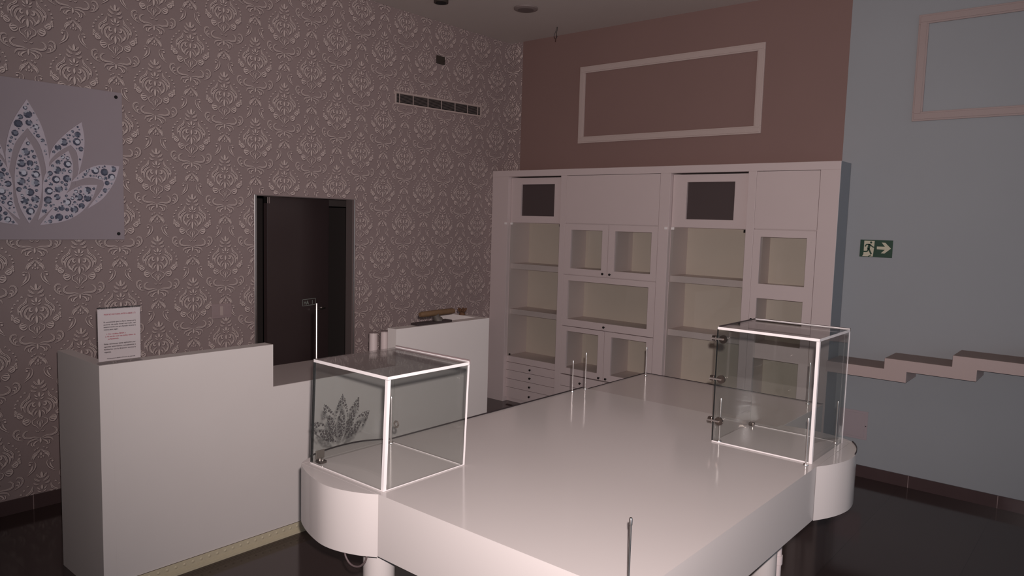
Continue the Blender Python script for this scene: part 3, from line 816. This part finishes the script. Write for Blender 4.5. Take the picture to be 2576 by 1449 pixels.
for z in (1.438, 1.270, 1.093):
    k_ = MB(); k_.tube([(RX0 + 0.028, RY0 - 0.0005, z), (RX0 + 0.028, RY0 - 0.008, z)], 0.0175, 24)
    ho = k_.build('clamp_disc', M['steel'], t, smooth=True)
    MB().tube([(RX0 - 0.020, RY0 - 0.011, z), (RX0 + 0.030, RY0 - 0.011, z)], 0.004, 10).build('clamp_pin', M['chrome'], ho, smooth=True)
    box('clamp_pad', M['steel'], RX0 - 0.022, RX0 - 0.0025, RY0 - 0.006, RY0 + 0.012, z - 0.011, z + 0.011, ho, 0.002)
box('corner_foot', M['steel'], RX0 + 0.012, RX0 + 0.034, RY1 - 0.034, RY1 - 0.012, ZT + 0.001, ZT + 0.016, t, 0.002)

LX0, LX1, LY0, LY1, LZ = -2.228, -1.821, 1.527, 1.908, 1.385
t, front, door = showcase('glass showcase with dotted lotus logo at the left corner of the white table', LX0, LX1, LY0, LY1, LZ, True)
dc = MB()
for gs in DOTS:
    for gx, gy, r in gs:
        # printed on the side pane that faces the counter
        fy, fz, rr = 1.656 + gx * 0.195, 1.053 + gy * 0.185, r * 0.192
        dc.add([(LX0 - 0.0006, fy + rr * math.cos(a), fz + rr * math.sin(a)) for a in [2 * math.pi * i / 12 for i in range(12)]], [tuple(range(12))], 0)
        if rr > 0.0022:
            for sx in (-0.0010, -0.0003): dc.add([(LX0 + sx, fy + rr * 0.5 * math.cos(a), fz + rr * 0.5 * math.sin(a)) for a in [2 * math.pi * i / 10 for i in range(10)]], [tuple(range(10))], 1)
dc.build('lotus_decal', [M['decal'], M['decal_mid']], door)
hh = MB(); hh.box(LX0 + 0.010, LX0 + 0.042, LY0 + 0.012, LY0 + 0.040, ZT + 0.0015, ZT + 0.012)
ho = hh.build('hinge_block', M['steel'], t, bevel=0.002)
box('hinge_plate', M['iron'], LX0 + 0.0085, LX0 + 0.013, LY0 + 0.012, LY0 + 0.050, ZT + 0.013, ZT + 0.045, ho, 0.002)
for yy in (LX0 + 0.018, LX0 + 0.034): MB().tube([(yy, LY0 + 0.026, ZT + 0.012), (yy, LY0 + 0.026, ZT + 0.017)], 0.005, 10).build('hinge_screw', M['chrome'], ho, smooth=True)
hx_ = MB()
for i in range(6):
    a, b = math.pi / 3 * i, math.pi / 3 * (i + 1)
    c_ = Vector((-2.191, LY1 - 0.011, 1.080))
    q = lambda an, r_: (c_.x + r_ * math.cos(an), c_.y, c_.z + r_ * math.sin(an))
    hx_.tube([q(a, 0.013), q(b, 0.013)], 0.0034, 6)
hx_.build('finger_ring', M['iron'], t)
MB().tube([(LX1 - 0.020, LY0 + 0.022, ZT + 0.0012), (LX1 - 0.020, LY0 + 0.022, ZT + 0.012)], 0.008, 12).build('corner_foot', M['steel'], t, smooth=True)

for o in t.children_recursive:               # this case is glued slightly out of true: it leans a little to the right
    for v in o.data.vertices:
        v.co.x += v.co.z / 0.385 * 0.0083; v.co.y += v.co.z / 0.385 * 0.0068

r = MB(); r.tube([(LX0 + 0.0138, LY0 + 0.0125, LZ + 0.0005), (LX0 + 0.0138, LY0 + 0.0125, LZ + 0.004), (LX0 + 0.0138, LY0 + 0.0125, 1.587)], [0.006, 0.0034, 0.0034], 10); r.build('tall_rod', M['chrome'], t, smooth=True)

# ================================================================== THINGS ON THE WALLS AND CEILING
t = thing('air_vent', 'long white slatted air vent high on the patterned wallpaper', 'vent', (XL, 4.994, 2.987))
t.rotation_euler.x = math.radians(1.15)      # hangs a little out of level
GY0, GY1, GZ0, GZ1, GX = 4.424, 5.566, 2.931, 3.043, XL + 0.014
fr = MB(); b_ = 0.016
for (a, b, c_, e) in ((GY0, GY1, GZ1 - b_, GZ1), (GY0, GY1, GZ0, GZ0 + b_), (GY0, GY0 + b_, GZ0 + b_, GZ1 - b_), (GY1 - b_, GY1, GZ0 + b_, GZ1 - b_)): fr.box(XL + 0.0015, GX, a, b, c_, e)
fr.build('grille_frame', M['moulding'], t, bevel=0.002)
box('duct_backing', M['void'], XL + 0.0015, XL + 0.003, GY0 + b_, GY1 - b_, GZ0 + b_, GZ1 - b_, t)
for i in range(7):
    z = GZ0 + b_ + 0.0125 + i * 0.0107
    MB().prism([(XL + 0.004, z + 0.003), (XL + 0.0125, z - 0.0015), (XL + 0.0125, z - 0.0035), (XL + 0.004, z + 0.001)], GY0 + b_, GY1 - b_, axis='y').build('slat', M['lamp'], t)
for yy in (4.475, 4.640, 4.825, 5.0, 5.185, 5.36, 5.51): box('slat_divider', M['moulding'], XL + 0.010, GX - 0.0005, yy - 0.0035, yy + 0.0035, GZ0 + b_, GZ1 - b_, t)

t = thing('light_switch', 'pale double light switch on the wallpaper left of the door', 'switch', (XL, 2.765, 1.168))
box('switch_plate', M['switch'], XL + 0.0015, XL + 0.010, 2.688, 2.845, 1.113, 1.222, t, 0.003)
box('rocker', M['moulding'], XL + 0.010, XL + 0.0135, 2.752, 2.776, 1.133, 1.203, t, 0.002)
box('rocker', M['switch'], XL + 0.010, XL + 0.0135, 2.784, 2.822, 1.133, 1.203, t, 0.002)
box('socket_face', M['switch'], XL + 0.010, XL + 0.012, 2.700, 2.744, 1.133, 1.203, t, 0.002)

t = thing('junction_box', 'small dark square box high on the wallpaper above the vent', 'box', (XL, 4.98, 3.40))
box('box_body', M['sensor'], XL + 0.0015, XL + 0.016, 4.930, 5.034, 3.366, 3.440, t, 0.002)
box('cover_screw', M['black'], XL + 0.016, XL + 0.018, 5.018, 5.026, 3.396, 3.404, t)

t = thing('exit_sign', 'green emergency exit sign with running figure and arrow on the blue wall', 'sign', (-1.492, YB, 1.767))
EX0, EX1, EZ0, EZ1, EY = -1.606, -1.379, 1.703, 1.833, YB - 0.006
box('sign_board', M['green'], EX0, EX1, EY, YB, EZ0, EZ1, t, 0.001)
def ex(x, y): return (EX0 + (x - 550 - (750 - y) * 0.05 + 0) / 1310 * (EX1 - EX0), EZ1 - (y - 385 - (x - 550) * 0.028) / 690 * (EZ1 - EZ0))
def sheet(polys, dy):
    mb = MB()
    for p in polys: mb.add([(q[0], EY - dy, q[1]) for q in [ex(*w_) for w_ in p]], [tuple(range(len(p)))])
    return mb
sheet([[(728, 432), (1150, 440), (1128, 700), (1080, 1066), (650, 1056), (695, 985), (708, 870)]], 0.0006).build('doorway_panel', M['sign_white'], t)
sheet([[(1240, 662), (1560, 668), (1430, 505), (1575, 512), (1800, 740), (1545, 940), (1400, 930), (1560, 792), (1240, 772)]], 0.0006).build('arrow', M['sign_white'], t)
man = disc(1005, 502, 44, n=16)
for pts, w in (([(765, 668), (822, 588), (960, 590)], 46), ([(955, 575), (925, 660), (900, 770)], 104), ([(975, 585), (1060, 672), (1140, 694)], 44),
               ([(895, 745), (845, 858), (672, 862)], 56), ([(912, 745), (958, 850), (1020, 975)], 66), ([(895, 1062), (1020, 1006)], 34)):
    man += ribbon(pts, w, 4, taper=False) if len(pts) > 2 else [[(pts[0][0], pts[0][1] - w / 2), (pts[0][0], pts[0][1] + w / 2), (pts[1][0], pts[1][1] + w / 2), (pts[1][0], pts[1][1] - w / 2)]]
sheet(man, 0.0012).build('running_figure', M['green'], t)

t = thing('wall_hatch', 'flat square access hatch low on the blue wall beside the table', 'hatch', (-1.57, YB, 0.40))
box('hatch_frame', M['hatch'], -1.685, -1.462, YB - 0.004, YB, 0.292, 0.514, t, 0.001)
box('hatch_door', M['hatch'], -1.668, -1.482, YB - 0.008, YB - 0.004, 0.310, 0.496, t, 0.001)
MB().tube([(-1.474, YB - 0.004, 0.40), (-1.474, YB - 0.007, 0.40)], 0.004, 8).build('latch_screw', M['black'], t)

# ---- stepped shelf on the blue wall
d_ = 0.32
SY = YB - d_
t = thing('stepped_shelf', 'pink-beige zigzag shelf of rising steps on the pale blue wall', 'shelf', (-0.9, YB, 0.9))
zt_, hh_, st_ = 0.920, 0.079, 0.0775
steps = [(-1.700, -1.304), (-1.304, -0.885), (-0.885, -0.455), (-0.455, -0.03)]
ov = 0.146
out = []
lev = lambda i: zt_ + i * st_
top_pts, bot_pts = [], []
for i, (a, b) in enumerate(steps):
    top_pts += [(a, lev(i)), (b, lev(i))]
    e0 = a + ov if i else a
    e1 = b + ov if i < len(steps) - 1 else b
    bot_pts += [(e0, lev(i) - hh_), (e1, lev(i) - hh_)]
MB().prism(top_pts + bot_pts[::-1], SY, YB, axis='y').build('stepped_board', M['shelf'], t, bevel=0.0015)
for i, (a, b) in enumerate(steps): box('top_veneer', M['shelf_top'], a + 0.0015, b - 0.0015, SY + 0.002, YB, lev(i) + 0.0002, lev(i) + 0.0012, t)

# ---- ceiling
t = thing('ceiling_downlight', 'round white unlit downlight in the ceiling near the brown wall', 'lamp', (-4.232, 5.086, ZC))
MB().tube([(-4.232, 5.086, ZC), (-4.232, 5.086, ZC - 0.012), (-4.232, 5.086, ZC - 0.018)], [0.105, 0.105, 0.09], 32).build('rim', M['lamp'], t, smooth=True)
MB().tube([(-4.232, 5.086, ZC - 0.018), (-4.232, 5.086, ZC - 0.020)], 0.070, 24).build('lens', M['jamb'], t)
t = thing('ceiling_spot', 'small dark round fitting in the ceiling at the picture top', 'lamp', (-4.665, 4.478, ZC))
MB().tube([(-4.665, 4.478, ZC), (-4.665, 4.478, ZC - 0.03)], 0.062, 24).build('rim', M['sensor'], t, smooth=True)
MB().tube([(-4.665, 4.478, ZC - 0.03), (-4.665, 4.478, ZC - 0.034)], 0.045, 24).build('lens', M['void'], t)
t = thing('loose_wires', 'thin loop of loose dark wires hanging from the ceiling', 'wire', (-4.383, 5.741, ZC))
w1 = MB()
X, Y = -4.383, 5.741
w1.tube(smooth_line([(X, Y, ZC), (X - 0.012, Y, ZC - 0.035), (X - 0.03, Y, ZC - 0.075), (X - 0.026, Y, ZC - 0.098), (X - 0.012, Y, ZC - 0.108)], 4), 0.0022, 6)
w1.tube(smooth_line([(X, Y, ZC), (X + 0.006, Y, ZC - 0.012), (X - 0.002, Y, ZC - 0.05), (X - 0.004, Y, ZC - 0.09), (X - 0.010, Y, ZC - 0.108)], 4), 0.0026, 6)
w1.tube(smooth_line([(X - 0.002, Y, ZC - 0.08), (X + 0.006, Y, ZC - 0.088), (X - 0.004, Y, ZC - 0.104), (X - 0.010, Y, ZC - 0.108)], 4), 0.0018, 6)
w1.build('wire_loop', M['black'], t, smooth=True)
MB().tube([(X - 0.010, Y, ZC - 0.106), (X - 0.013, Y, ZC - 0.136)], [0.0045, 0.0038], 8).build('wire_end', mat('brown_insulation', (70, 40, 30), 0.6), t, smooth=True)
